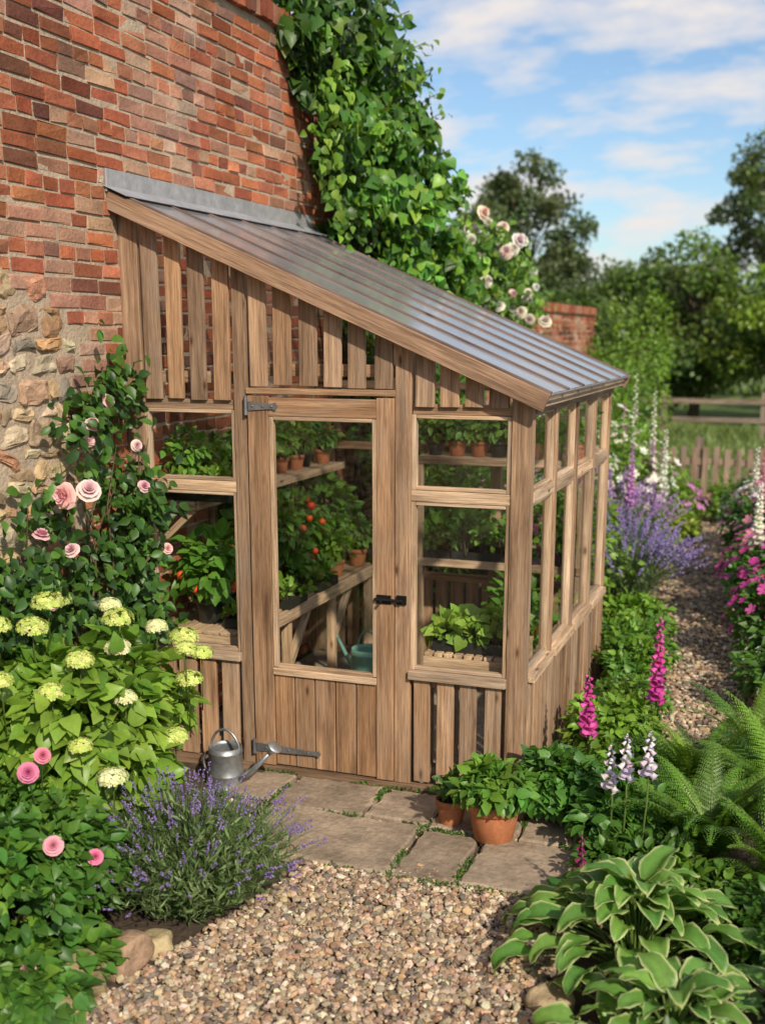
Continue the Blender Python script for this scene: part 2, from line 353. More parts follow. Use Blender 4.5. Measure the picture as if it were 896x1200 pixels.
# ------------------------------------------------------------ garden wall
gw=empty('brick_garden_wall')
def ztop(y): return float(np.interp(y,[-9,3.5,3.8,5.2,5.5,14],[4.2,4.2,3.9,2.9,2.6,2.6]))
mb=MB()
prof=[(-9,0),(14,0),(14,2.58),(5.5,2.58),(5.2,2.88),(3.8,3.88),(3.5,4.18),(-9,4.18)]
n=len(prof); V=[(-.34,y,z) for y,z in prof]+[(-.0015,y,z) for y,z in prof]
F=[tuple(range(n)),tuple(range(2*n-1,n-1,-1))]+[(i,(i+1)%n,n+(i+1)%n,n+i) for i in range(n)]
mb.add(V,F,(.52,.41,.3)); mb.build('mortar',MORTAR,False,gw)
BT=(np.array([(-.5,-.5,-.5),(-.5,.5,-.5),(-.5,.5,.5),(-.5,-.5,.5)]+[(.42,-.5,-.5),(.42,.5,-.5),(.42,.5,.5),(.42,-.5,.5)]+[(.5,-.485,-.45),(.5,.485,-.45),(.5,.485,.45),(.5,-.485,.45)],float),
    [(4,5,9,8),(5,6,10,9),(6,7,11,10),(7,4,8,11),(8,9,10,11),(0,1,5,4),(1,2,6,5),(2,3,7,6),(3,0,4,7)])
def ystone(z): return -.55+.08*math.sin(z*9)+.1*math.sin(z*3.7+1) if z<2.5 else -99
P=[];S=[]
r=0;z=.04
while z<4.2:
    head=(r%4==3); L=.112 if head else .225; y=-6+(r%2)*.118+random.uniform(-.01,.01)
    while y<14:
        l=L+random.uniform(-.008,.008)
        if random.random()<.06: l=.112
        yc=y+l/2
        if z<ztop(yc)-.03 and yc>ystone(z)+.04+random.uniform(0,.05): P.append((-.02+random.gauss(0,.0025),yc,z+random.gauss(0,.0025)));S.append((.05,l,.061+random.uniform(-.006,.003)))
        y+=l+.013
    z+=.0752; r+=1
P=np.array(P);S=np.array(S);n=len(P)
BC=[(.46,.145,.07),(.48,.165,.08),(.42,.125,.06),(.5,.2,.105),(.34,.105,.055),(.46,.22,.14),(.24,.09,.06),(.48,.16,.075),(.38,.12,.065),(.52,.3,.2),(.44,.13,.065)]
col=pal(n,BC,.22)
wf=np.array([noise.noise(Vector((0,p[1]*.9,p[2]*.9)))+.5*noise.noise(Vector((3,p[1]*3,p[2]*3))) for p in P]); pale=np.clip((wf-.1)*1.8,0,.65)*rng.uniform(0,1,n); dk=np.clip((-wf-.15)*1.6,0,.45)
col=col*(1-pale[:,None])+A(.6,.5,.4)*pale[:,None]; col*=(1-dk)[:,None]
mb=MB(); mb.inst(BT,P,np.tile(np.eye(3),(n,1,1)),S,col,None,.0026)
yy=np.arange(-6,3.45,.076); m=len(yy)
mb.inst(CUBE,np.stack([np.full(m,-.165)+rng.normal(size=m)*.004,yy,4.235+rng.normal(size=m)*.003],1),np.tile(np.eye(3),(m,1,1)),np.tile([.42,.066,.11],(m,1)),pal(m,BC,.25)*.8,None,.002)
yy=np.arange(5.6,14,.076); m=len(yy)
mb.inst(CUBE,np.stack([np.full(m,-.165),yy,2.635+rng.normal(size=m)*.003],1),np.tile(np.eye(3),(m,1,1)),np.tile([.42,.066,.11],(m,1)),pal(m,BC,.25),None,.002)
mb.build('bricks',BRICK,False,gw)
mb=MB();P=[];S=[];z=.06
while z<2.48:
    y=-6+random.uniform(0,.1); h=random.choice([random.uniform(.06,.09),random.uniform(.1,.15)])
    while y<ystone(z+h/2)-.02:
        l=random.uniform(.06,.24); hh=h*random.uniform(.75,1.08)
        if y+l>ystone(z+h/2)+.03: l=max(.06,ystone(z+h/2)+.02-y)
        P.append((-.012+random.uniform(-.005,.005),y+l/2,z+h/2+random.uniform(-.012,.012)));S.append((.024,l*.5-.003,hh*.5-.002));y+=l+.006
    z+=h+.005
P=np.array(P);S=np.array(S);n=len(P)
B=frames(np.tile(A(1,0,0),(n,1))+rng.normal(size=(n,3))*.04,np.tile(A(0,0,1),(n,1))+rng.normal(size=(n,3))*.15)
mb.inst(ROCK,P,B,S,pal(n,[(.54,.4,.24),(.44,.32,.19),(.6,.48,.32),(.34,.24,.15),(.48,.32,.19),(.38,.32,.25),(.52,.28,.16)],.25))
V=mb.V[-1]
for i in range(len(V)):
    v=Vector(V[i]); V[i]+=np.array(noise.noise_vector(v*14))*.026+np.array(noise.noise_vector(v*45))*.009
mb.build('rubble_stones',STONE,False,gw)

# ------------------------------------------------------------ greenhouse
W=2.15;D=2.32
gh=empty('lean_to_greenhouse')
WC=(.41,.255,.145); WL=(.57,.41,.265); WD=(.26,.165,.1)
zr=lambda x: 2.985-.427*x
mb=MB(); F0=(0,-1,0)
bd=lambda a,b,w,t,n=F0,c=WC: board(mb,a,b,w,t,n,c)
bd((.055,.02,0),(.055,.02,zr(.055)-.05),.105,.07); bd((.665,.02,0),(.665,.02,zr(.665)-.05),.07,.072)
bd((1.528,.02,0),(1.528,.02,zr(1.528)-.05),.08,.072); bd((2.105,.03,0),(2.105,.03,zr(2.1)-.05),.09,.092)
def slats(x0,x1,n,zb,zt,gap,y=-.006,t=.022,c=WC,jit=0.012):
    p=(x1-x0)/n
    for i in range(n):
        x=x0+p*(i+.5)+random.uniform(-.005,.005); bd((x,y+random.uniform(-.0015,.0015),zb+random.uniform(0,jit)),(x+random.uniform(-.004,.004),y,zt(x)),p-gap+random.uniform(-.004,.004),t,F0,c)
top=lambda x: zr(x)-.045
slats(.113,.625,4,1.965,top,.04); slats(.705,1.487,6,2.035,top,.038); slats(1.572,2.055,4,1.95,top,.03)
bd((.1,.045,2.08),(.63,.045,2.08),.06,.03); bd((.7,.045,2.12),(1.49,.045,2.12),.06,.03)
bd((.11,.03,1.945),(.63,.03,1.945),.05,.05); bd((.7,.0,2.018),(1.488,.0,2.018),.03,.05); bd((1.57,.03,1.945),(2.06,.03,1.945),.05,.05)
for x0,x1 in((.108,.63),(1.568,2.06)):
    bd((x0,.015,1.53),(x1,.015,1.53),.055,.05,c=WL); bd((x0-.003,-.004,.632),(x1+.003,-.004,.632),.045,.075,c=WL); bd((x0,.04,.585),(x1,.04,.585),.05,.03)
    for zb,zt in((.655,1.503),(1.558,1.92)):
        for xx in(x0+.011,x1-.011): bd((xx,.012,zb),(xx,.012,zt),.022,.04,c=WL)
        for zz2 in(zb+.01,zt-.009): bd((x0+.022,.013,zz2),(x1-.022,.013,zz2),.018,.038,c=WL)
slats(.115,.625,4,.055,lambda x:.605,.03); slats(1.575,2.055,4,.055,lambda x:.605,.036)
bd((.1,.045,.12),(.63,.045,.12),.06,.03); bd((1.57,.045,.12),(2.06,.045,.12),.06,.03)
bd((0,-.012,.025),(2.15,-.012,.025),.05,.05,c=WD)
SX=(1,0,0)
ybs=[.06,.605,1.18,1.755,2.30]
for y in ybs[1:]: bd((W-.03,y,0),(W-.03,y,1.95),.06,.06,SX,WC)
bd((W-.02,.08,1.965),(W-.02,D,1.965),.07,.06,SX); 
for i in range(4):
    y0=ybs[i]+.03+(.02 if i==0 else 0);y1=ybs[i+1]-.03
    bd((W-.028,y0,1.53),(W-.028,y1,1.53),.055,.05,SX,WL)
    bd((W-.015,y0,.632),(W-.015,y1,.632),.045,.08,SX,WL)
    for zb,zt in((.655,1.503),(1.558,1.93)):
        for q in(y0+.01,y1-.01): bd((W-.028,q,zb),(W-.028,q,zt),.02,.035,SX,WL)
        for q in(zb+.008,zt-.008): bd((W-.028,y0+.02,q),(W-.028,y1-.02,q),.016,.033,SX,WL)
    m=5
    for k in range(m):
        q=y0+(y1-y0)*(k+.5)/m; bd((W-.008,q,.055),(W-.008,q,.606),(y1-y0)/m-.024,.02,SX)
bd((W-.012,.07,.025),(W-.012,D,.025),.05,.05,SX,WD); bd((W-.05,.08,.3),(W-.05,D-.03,.3),.06,.03,SX)
BK=(0,1,0)
for x in(.04,.7,1.4): bd((x,D,0),(x,D,zr(x)-.06),.07,.06,BK)
for z in(.03,.63,1.53,1.95): bd((.08,D+.002,z),(2.1,D+.002,z),.05,.05,BK)
for i in range(18):
    x=.12+i*.112; bd((x,D+.02,.05),(x,D+.02,.62),.088,.02,BK)
for y in(-.09,D+.09): bd((-.0,y,zr(0)-.040),(2.235,y,zr(2.235)-.040),.086,.028,F0,(.33,.215,.14))
bd((2.20,-.07,zr(2.2)-.05),(2.20,D+.07,zr(2.2)-.05),.055,.025,SX,WL)
for y in np.linspace(-.055,D+.055,7)[1:-1]: bd((.0,y,zr(0)-.035),(2.18,y,zr(2.18)-.035),.045,.03,(0,1,0),WL)
mb.build('timber_frame',WOOD,False,gh,.0025)
mb=MB(); bars=np.linspace(-.062,D+.062,7); sn=A(.427,0,1);sn/=np.linalg.norm(sn)
for i in range(6):
    y0=bars[i]+.004;y1=bars[i+1]-.004; off=rng.uniform(0,9,3)
    Vp=[A(0,y0,zr(0)+.008),A(2.245,y0,zr(2.245)+.008),A(2.245,y1,zr(2.245)+.008),A(0,y1,zr(0)+.008)]
    mb.add(Vp,[(0,1,2,3)],(.5,.5,.5),[v+off for v in Vp])
mb.build('roof_glazing',POLY,False,gh)
mb=MB()
for y in bars: board(mb,(.02,y,zr(.02)+.010),(2.25,y,zr(2.25)+.010),.032,.013,sn,(.17,.125,.11),.05)
mb.build('glazing_bars',WOOD,False,gh,.002)
mb=MB(); board(mb,(.008,-.11,3.035),(.008,D+.14,3.035),.11,.012,SX,(.4,.42,.46)); board(mb,(.0,D/2,zr(0)+.024),(.13,D/2,zr(.13)+.024),D+.24,.006,sn,(.42,.44,.48))
board(mb,(2.25,-.06,zr(2.25)+.002),(2.25,D+.06,zr(2.25)+.002),.010,.010,sn,(.3,.3,.32))
mb.build('lead_flashing',LEAD,False,gh,.002)
mb=MB()
def pane(a,b,c,d): mb.add([a,b,c,d],[(0,1,2,3)],(1,1,1))
for x0,x1 in((.12,.62),(1.58,2.05)):
    for z0,z1 in((.66,1.5),(1.56,1.92)): pane((x0,.02,z0),(x1,.02,z0),(x1,.02,z1),(x0,.02,z1))
for i in range(4):
    for z0,z1 in((.66,1.5),(1.56,1.93)): pane((W-.03,ybs[i]+.03,z0),(W-.03,ybs[i+1]-.03,z0),(W-.03,ybs[i+1]-.03,z1),(W-.03,ybs[i]+.03,z1))
for x0,x1 in((.075,.665),(.735,1.365),(1.435,2.09)):
    for z0,z1 in((.66,1.5),(1.56,1.92)): pane((x0,D,z0),(x1,D,z0),(x1,D,z1),(x0,D,z1))
mb.add([(0.08,D,1.98),(2.1,D,1.98),(2.1,D,zr(2.1)-.06),(.08,D,zr(.08)-.06)],[(0,1,2,3)],(1,1,1))
pane((.83,-.01,.6),(1.396,-.01,.6),(1.396,-.01,1.9),(.83,-.01,1.9))
mb.build('glass_panes',GLASS,False,gh)
# door
mb=MB(); DC=(.40,.235,.125)
bd=lambda a,b,w,t,n=F0,c=DC: board(mb,a,b,w,t,n,c,.14)
bd((.768,-.012,.055),(.768,-.012,1.995),.112,.042); bd((1.441,-.012,.055),(1.441,-.012,1.995),.088,.042)
bd((.825,-.012,1.942),(1.396,-.012,1.942),.09,.038); bd((.825,-.014,.578),(1.396,-.014,.578),.035,.05,c=WL)
for i in range(5):
    p=.571/5; x=.825+p*(i+.5); bd((x,-.01+random.uniform(-.002,.002),.06),(x,-.01,.562),p-.007,.026,F0,np.array(DC)*random.uniform(.72,1.1))
for xx in(.837,1.385): bd((xx,-.012,.6),(xx,-.012,1.893),.022,.034,c=WL)
for z in(.606,1.886): bd((.848,-.012,z),(1.374,-.012,z),.02,.032,c=WL)
mb.build('door',WOOD,False,gh,.0025)
mb=MB()
def strap(x0,x1,z,w0,w1,y=-.036):
    pts=[(x0,-w0/2),(x1-.03,-w1/2),(x1-.012,-w1*.8),(x1,0),(x1-.012,w1*.8),(x1-.03,w1/2),(x0,w0/2)]
    n=len(pts);V=[(x,y,z+h) for x,h in pts]+[(x,y-.005,z+h) for x,h in pts]
    mb.add(V,[tuple(range(n)),tuple(range(2*n-1,n-1,-1))]+[(i,(i+1)%n,n+(i+1)%n,n+i) for i in range(n)],(.32,.33,.35))
    for k in(.15,.5,.8): mb.inst(SPH,A([x0+(x1-x0)*k,y-.006,z]),np.eye(3)[None],A(.006),A([.2,.2,.2]))
strap(.72,1.09,.15,.045,.02); strap(.72,.88,1.945,.045,.025)
tube(mb,[(.705,-.035,.11),(.705,-.035,.19)],.011,8,(.3,.3,.32)); tube(mb,[(.705,-.035,1.9),(.705,-.035,1.99)],.011,8,(.3,.3,.32))
mb.build('hinges',ZINC,False,gh)
mb=MB(); board(mb,(1.40,-.036,1.01),(1.475,-.036,1.01),.045,.005,F0,(.02,.02,.02)); board(mb,(1.50,-.021,1.01),(1.55,-.021,1.01),.045,.012,F0,(.02,.02,.02))
tube(mb,[(1.39,-.046,1.01),(1.54,-.046,1.01)],.008,8,(.02,.02,.02)); tube(mb,[(1.43,-.046,1.01),(1.43,-.075,1.0)],.007,8,(.02,.02,.02))
mb.build('latch',IRON,False,gh)
mb=MB(); board(mb,(1.07,.06,.008),(1.07,D-.04,.008),2.0,.012,(0,0,1),(.38,.32,.25),.05); mb.build('floor',SLAB,False,gh)
# staging
mb=MB(); UP=(0,0,1); SC=(.56,.40,.25)
bd=lambda a,b,w,t,n=UP,c=SC: board(mb,a,b,w,t,n,c,.15)
for i in range(5): bd((.06+i*.105,.12,.705),(.06+i*.105,2.22,.705),.09,.02)
bd((.56,.12,.675),(.56,2.22,.675),.075,.022,SX); 
for y in(.14,.8,1.5,2.18):
    bd((.08,y,.67),(.545,y,.67),.04,.045,UP); bd((.52,y,0),(.52,y,.65),.05,.05,SX)
    if y<2: bd((.52,y+.03,.35),(.52,min(y+.33,2.2),.65),.04,.04,SX)
for i in range(3): bd((.05+i*.105,.12,1.41),(.05+i*.105,2.22,1.41),.095,.02)
bd((.325,.12,1.40),(.325,2.22,1.40),.045,.018,SX)
for y in(.16,.85,1.5,2.15):
    bd((.02,y,1.385),(.31,y,1.385),.03,.03,UP); bd((.03,y,1.13),(.03,y,1.37),.04,.03,SX); bd((.04,y,1.15),(.28,y,1.37),.035,.03,(0,1,0))
for i in range(9): bd((1.62+i*.052,.12,.705),(1.62+i*.052,.62,.705),.04,.02)
bd((1.6,.11,.67),(2.05,.11,.67),.055,.022,F0); bd((1.6,.62,.67),(2.05,.62,.67),.055,.022,F0)
for x in(1.62,2.03):
    for y in(.14,.6): bd((x,y,0),(x,y,.66),.045,.045,SX)
for z in(.82,1.5):
    for i in range(3): bd((.95,1.98+i*.1,z),(2.06,1.98+i*.1,z),.09,.02)
    bd((.95,1.93,z-.01),(2.06,1.93,z-.01),.05,.018,F0)
for x in(.98,2.03): bd((x,1.95,0),(x,1.95,1.49),.04,.04,SX)
mb.build('staging_shelves',WOOD,False,gh,.002)

# ------------------------------------------------------------ plants
def bushmb(mb,c,R,n,size,cols,lumps=14,T=LEAF,droop=.25,up=.6,lr=(.3,.5),var=.25,svar=(.6,1.25),zmin=.01,stems=True,stemcol=(.08,.07,.03)):
    cx=A(*c); rr=A(R[0],R[1],R[2]*.5); cen=cx+A(0,0,R[2]*.5)
    ld=runit(lumps); ld[:,2]=np.abs(ld[:,2])*1.2-.45; ld=nz(ld)
    lc=cen+ld*rr*rng.uniform(.5,.78,(lumps,1)); lrad=rng.uniform(*lr,lumps)
    k=rng.integers(0,lumps,n); u=runit(n); P=lc[k]+u*rr*(lrad[k]*rng.uniform(.35,1,n)**.4)[:,None]
    ok=P[:,2]>cx[2]+zmin; P=P[ok];k=k[ok];u=u[ok];n=len(P)
    o=nz((P-cen)/rr)+u*.5
    d=o*.7+rng.normal(size=(n,3))*.5+A(0,0,-droop); nr=o*.55+A(0,0,up)+rng.normal(size=(n,3))*.4
    lcol=pal(lumps,cols,.15); col=(lcol[k]*.6+pal(n,cols,var)*.4)*rng.uniform(1-var,1+var,(n,1))
    mb.inst(T,P,frames(d,nr),size*rng.uniform(*svar,n),col)
    if stems:
        for i in range(min(lumps,14)):
            q=lc[i]; m=(cx*.5+q*.5)+A(0,0,.1*R[2]); tube(mb,[cx+rng.normal(size=3)*A(.03,.03,0),m,q],[.008*R[2]+.003,.006*R[2]+.002,.002],5,stemcol,False)
    return cen,rr
def top_pts(cen,rr,n,lo=.0,k=1.0,face=None):
    d=runit(n*6); d=d[d[:,2]>lo]
    if face is not None: d=d[(d@nz(A(*face)))>-.1]
    d=d[:n]; return cen+d*rr*k,d
def join_mats(name,parts,parent=None):
    if len(parts)==1: return parts[0][0].build(name,parts[0][1],True,parent)
    obs=[p[0].build(name+'_part',p[1],True) for p in parts]
    bpy.ops.object.select_all(action='DESELECT')
    for o in obs:o.select_set(True)
    bpy.context.view_layer.objects.active=obs[0]; bpy.ops.object.join(); obs[0].name=name
    if parent: obs[0].parent=parent
    return obs[0]
def bush(name,c,R,n,size,cols,fl=None,**kw):
    mb=MB(); cen,rr=bushmb(mb,c,R,n,size,cols,**kw); parts=[(mb,LM)]
    if fl:
        f=MB(); P,d=top_pts(cen,rr,fl[0],-.1,1.0); f.inst(fl[1],P+rng.normal(size=P.shape)*A(*R)*.06,nframes(d+A(0,0,.5)),fl[2]*rng.uniform(.7,1.2,len(P)),pal(len(P),fl[3],.1),fl[4] if len(fl)>4 else None); parts.append((f,PM))
    return join_mats(name,parts)

# hydrangea
mb=MB(); cen,rr=bushmb(mb,(.45,-1.22,0),(.46,.58,1.06),3000,.10,GL+[(.11,.24,.03),(.26,.4,.06)],lumps=30,T=HYD,up=.75,lr=(.26,.42),svar=(.55,1.2))
f=MB()
heads=[(.40,-1.42,1.12),(.2,-.95,1.12),(.62,-.82,1.0),(.70,-.72,.93),(.80,-.86,.78),(.78,-.70,.86),(.62,-1.42,1.0),(.45,-1.70,.98),(.38,-1.85,1.03),(.78,-1.35,.84),(.32,-1.2,1.17),(.6,-1.1,1.1),(.74,-1.62,.72),(.5,-1.0,1.13),(.86,-1.1,.6),(.3,-1.66,1.1),(.66,-1.2,1.0),(.57,-1.55,.9),(.84,-.95,.95),(.25,-1.45,1.12),(.8,-1.5,.55)]
for h in heads:
    h=(h[0]+.02,h[1]-.04,h[2])
    sz=random.uniform(.75,1.15); m=int(190*sz); d=runit(m); d[:,2]=np.abs(d[:,2])*1.0-.2; P=A(*h)+nz(d)*A(.058,.058,.042)*sz*rng.uniform(.85,1.08,(m,1))
    cc=[(.66,.72,.24),(.54,.65,.15)] if random.random()<.65 else [(.8,.8,.5),(.72,.75,.36)]
    f.inst(BLOS4,P,nframes(nz(d)+A(0,0,.2)),rng.uniform(.008,.014,m),pal(m,cc,.18)); tube(mb,[(h[0]-.04,h[1]+.06,h[2]-.3),h],.003,5,(.1,.14,.03))
join_mats('hydrangea_bush',[(mb,LM),(f,PM)])

def lavender(name,c,R,H,n,fcol=PURP,leafcol=[(.15,.22,.08),(.19,.27,.11),(.11,.18,.06)],spike=.07,nl=18,fp=.6,k=14,os=.004):
    mb=MB();f=MB(); c=A(*c)
    th=rng.uniform(0,2*np.pi,n); tilt=rng.uniform(0,1,n)**.6
    for i in range(n):
        o=A(math.cos(th[i]),math.sin(th[i]),0); L=H*random.uniform(.7,1.12)*(1-.15*tilt[i])
        b=c+o*R*.35*tilt[i]*random.uniform(.5,1); e=b+o*(R*tilt[i]*.85)+A(0,0,L*(1-.28*tilt[i]**2))+rng.normal(size=3)*.02; m=(b+e)/2-o*R*.1*tilt[i]+A(0,0,.06*H)
        tube(mb,[b,m,e],[.002,.0015,.001],3,(.17,.26,.09),False)
        t=rng.uniform(.05,.85,nl); P=((1-t)**2)[:,None]*b+(2*t*(1-t))[:,None]*m+(t**2)[:,None]*e
        dd=runit(nl)*.8+A(0,0,.8)+o*.3; mb.inst(NARROW,P+rng.normal(size=P.shape)*.012,frames(dd,runit(nl)),H*rng.uniform(.07,.14,nl),pal(nl,leafcol,.25))
        if random.random()<fp:
            s=rng.uniform(0,1,k); ax=nz(e-m); Q=e+ax*(s*spike-.3*spike)[:,None]+runit(k)*os*1.15
            f.inst(OCTA,Q,nframes(runit(k)),np.stack([os*rng.uniform(.7,1.2,k)]*3,1)*A(1,1,1.3),pal(k,fcol,.25))
    return join_mats(name,[(mb,LM),(f,PM)])
lavender('lavender_bush',(1.10,-1.47,0),.46,.5,700,fp=.5,spike=.055,k=12)

def rosebush(name,c,R,n,size,cols,roses,rcols,rs=.045,T=SLEAF,**kw):
    mb=MB(); bushmb(mb,c,R,n,size,cols,T=T,**kw); f=MB(); P=np.array(roses,float); d=np.tile(A(.25,-.55,.7),(len(P),1))+rng.normal(size=P.shape)*.35
    f.inst(ROSE,P,nframes(d),rs*rng.uniform(.75,1.2,len(P)),pal(len(P),rcols,.1),ROSETC)
    for p in P: tube(mb,[p-A(0,0,.2)+rng.normal(size=3)*.03,p-A(0,0,.01)],.003,5,(.06,.1,.03),False)
    return join_mats(name,[(mb,LM),(f,PM)])
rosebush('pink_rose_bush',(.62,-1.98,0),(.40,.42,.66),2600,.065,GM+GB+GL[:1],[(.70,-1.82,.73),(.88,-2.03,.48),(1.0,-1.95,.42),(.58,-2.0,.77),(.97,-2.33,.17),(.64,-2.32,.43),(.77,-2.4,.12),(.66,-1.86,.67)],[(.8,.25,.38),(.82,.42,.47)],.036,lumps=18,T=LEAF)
bush('geranium_plant',(.88,-2.25,0),(.28,.33,.22),1200,.07,GM+GB+GL,T=HEART,lumps=12,up=1)
bush('ground_cover_plant',(.75,-1.55,0),(.36,.36,.32),1200,.06,GB,T=LEAF,lumps=12)
def rocks(name,P,S,cols):
    mb=MB(); n=len(P); mb.inst(ROCK,P,nframes(np.tile(A(0,0,1),(n,1))+rng.normal(size=(n,3))*.15),S,pal(n,cols,.15)); V=mb.V[-1]
    for i in range(len(V)):
        q=Vector(V[i]); V[i]+=np.array(noise.noise_vector(q*9))*.035+np.array(noise.noise_vector(q*30))*.01
    return mb.build(name,STONE,True)
rocks('edging_stones',A([1.12,-1.95,.05],[1.06,-2.14,.05],[1.08,-2.33,.04],[1.16,-1.80,.03],[2.66,-1.7,.03],[2.6,-2.0,.04]),A([.1,.065,.06],[.09,.07,.055],[.09,.06,.05],[.07,.05,.05],[.08,.06,.05],[.09,.06,.05]),[(.4,.28,.17),(.46,.34,.2)])

# climbing rose on wall
mb=MB();f=MB()
for i in range(15):
    y=random.uniform(-1.1,-.1); p=[(.1,-.7+random.uniform(-.2,.2),.0)]
    for k in range(1,6): p.append((.06+random.uniform(0,.14),p[0][1]+(y-p[0][1])*k/5+random.uniform(-.06,.06),k*.2*random.uniform(1.6,1.95)*.95))
    tube(mb,p,[.012,.01,.008,.006,.004,.002],6,(.13,.11,.05))
C=[]
while len(C)<44:
    y=random.uniform(-1.5,-.04); z=random.uniform(.7,1.95)
    if z>1.38 and y<-.72: continue
    if z>1.66 and y>-.25: continue
    C.append((random.uniform(.05,.26),y,z))
for y0,z0 in((-.35,1.95),(-.3,2.05),(-.24,2.1),(-.5,1.95),(-.14,1.98),(-.85,1.5),(-1.0,1.52)): C.append((.12,y0,z0))
C=np.array(C); n=2100; k=rng.integers(0,len(C),n); P=C[k]+rng.normal(size=(n,3))*A(.05,.08,.08); P[:,0]=np.abs(P[:,0]-.02)+.02
P=P[(P[:,1]<-.03)|(rng.uniform(size=len(P))<.15)]; n=len(P)
mb.inst(LEAF,P,frames(rng.normal(size=(n,3))*.6+A(.4,-.1,-.4),A(.8,-.4,.6)+rng.normal(size=(n,3))*.4),.072*rng.uniform(.6,1.2,n),pal(n,GD+GM,.3))
R=A([.3,-1.0,1.60],[.3,-.83,1.60],[.16,-.42,1.98],[.2,-.62,1.88],[.16,-.6,1.80],[.25,-.28,1.55],[.3,-.98,1.35],[.25,-.08,1.2],[.2,-.1,1.4],[.3,-1.2,1.45],[.3,-1.15,1.15],[.2,-.25,1.75])
rsz=A(.062,.058,.036,.04,.032,.035,.038,.032,.032,.04,.038,.032)
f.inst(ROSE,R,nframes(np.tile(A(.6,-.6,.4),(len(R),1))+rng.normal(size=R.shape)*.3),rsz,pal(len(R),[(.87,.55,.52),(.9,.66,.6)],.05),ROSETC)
join_mats('climbing_rose',[(mb,LM),(f,PM)])

# ivy
poly=[(1.85,4.3),(2.2,4.68),(3.0,4.78),(3.9,4.5),(4.3,4.15),(4.6,3.75),(5,3.35),(5.5,3.0),(5.9,2.75),(6.1,2.2),(5.8,1.4),(3.0,1.2),(2.55,2.4),(2.5,3.05),(2.2,3.6),(2.0,4.0)]
def inpoly(x,y):
    c=np.zeros(len(x),bool); j=len(poly)-1
    for i in range(len(poly)):
        xi,yi=poly[i];xj,yj=poly[j]; c^=((yi>y)!=(yj>y))&(x<(xj-xi)*(y-yi)/(yj-yi+1e-9)+xi); j=i
    return c
n=25000; y=rng.uniform(1.6,6.4,n);z=rng.uniform(1.1,5,n)
nzv=np.array([noise.noise(Vector((y[i]*2.6,z[i]*2.6,0))) for i in range(n)]); nz2=np.array([noise.noise(Vector((y[i]*2.5,z[i]*2.5,5))) for i in range(n)])
ok=inpoly(y+nz2*.3,z+nzv*.3); y=y[ok];z=z[ok];nzv=nzv[ok]; n=len(y)
x=.05+np.clip(.2+nzv*.75,0,.65)*rng.uniform(.2,1,n)**.4
zt=np.array([ztop(q) for q in y]); over=z>zt; x[over]=rng.uniform(-.35,.3,over.sum())
P=np.stack([x,y,z],1); mb=MB()
mb.inst(HEART,P,frames(rng.normal(size=(n,3))*.55+A(.3,-.2,-.7),A(.9,-.3,.5)+rng.normal(size=(n,3))*.45),.10*rng.uniform(.5,1.25,n),pal(n,GM+GL[:2]+GB+GM,.35)*np.clip(.8+nzv*1.2,.4,1.5)[:,None])
for i in range(50):
    yy=random.uniform(2.6,5.8); tube(mb,[(.03,yy,.2),(.05,yy+random.uniform(-.3,.3),1.4),(.06,yy+random.uniform(-.4,.4),min(2.6,ztop(yy)))],[.015,.01,.005],5,(.08,.06,.04),False)
for i in range(22):
    yy=random.uniform(2.0,3.3); z0=random.uniform(3.0,4.3); m=16; t=np.linspace(0,1,m); q=np.stack([.2+.15*t,yy-.25*t,z0-.05*t-.35*t*t],1); mb.inst(HEART,q+rng.normal(size=q.shape)*.03,frames(rng.normal(size=(m,3))*.5+A(.2,0,-.8),A(.9,-.4,.4)+rng.normal(size=(m,3))*.3),.08*rng.uniform(.6,1.1,m),pal(m,GM+GL,.3))
for i in range(12):
    y0=[3.9,4.3,4.6,5.0,2.4,3.0,3.5,4.1,5.4,5.2,4.4,2.7][i]; z0=np.interp(y0,[2.2,3,3.9,4.3,4.6,5,5.6,6.4],[4.6,4.7,4.4,4.1,3.7,3.3,3,2.85])-.05; m=14; t=np.linspace(0,1,m); q=np.stack([.1+.2*t,y0+.18*t,z0+.28*t-.1*t*t],1); mb.inst(HEART,q+rng.normal(size=q.shape)*.025,frames(rng.normal(size=(m,3))*.5+A(.2,.1,-.3),A(.7,-.4,.6)+rng.normal(size=(m,3))*.3),.08*rng.uniform(.5,1.0,m),pal(m,GL,.3)); tube(mb,[q[0],q[m//2],q[-1]],.004,5,(.1,.09,.04),False)
mb.build('ivy_climber',LM,True)

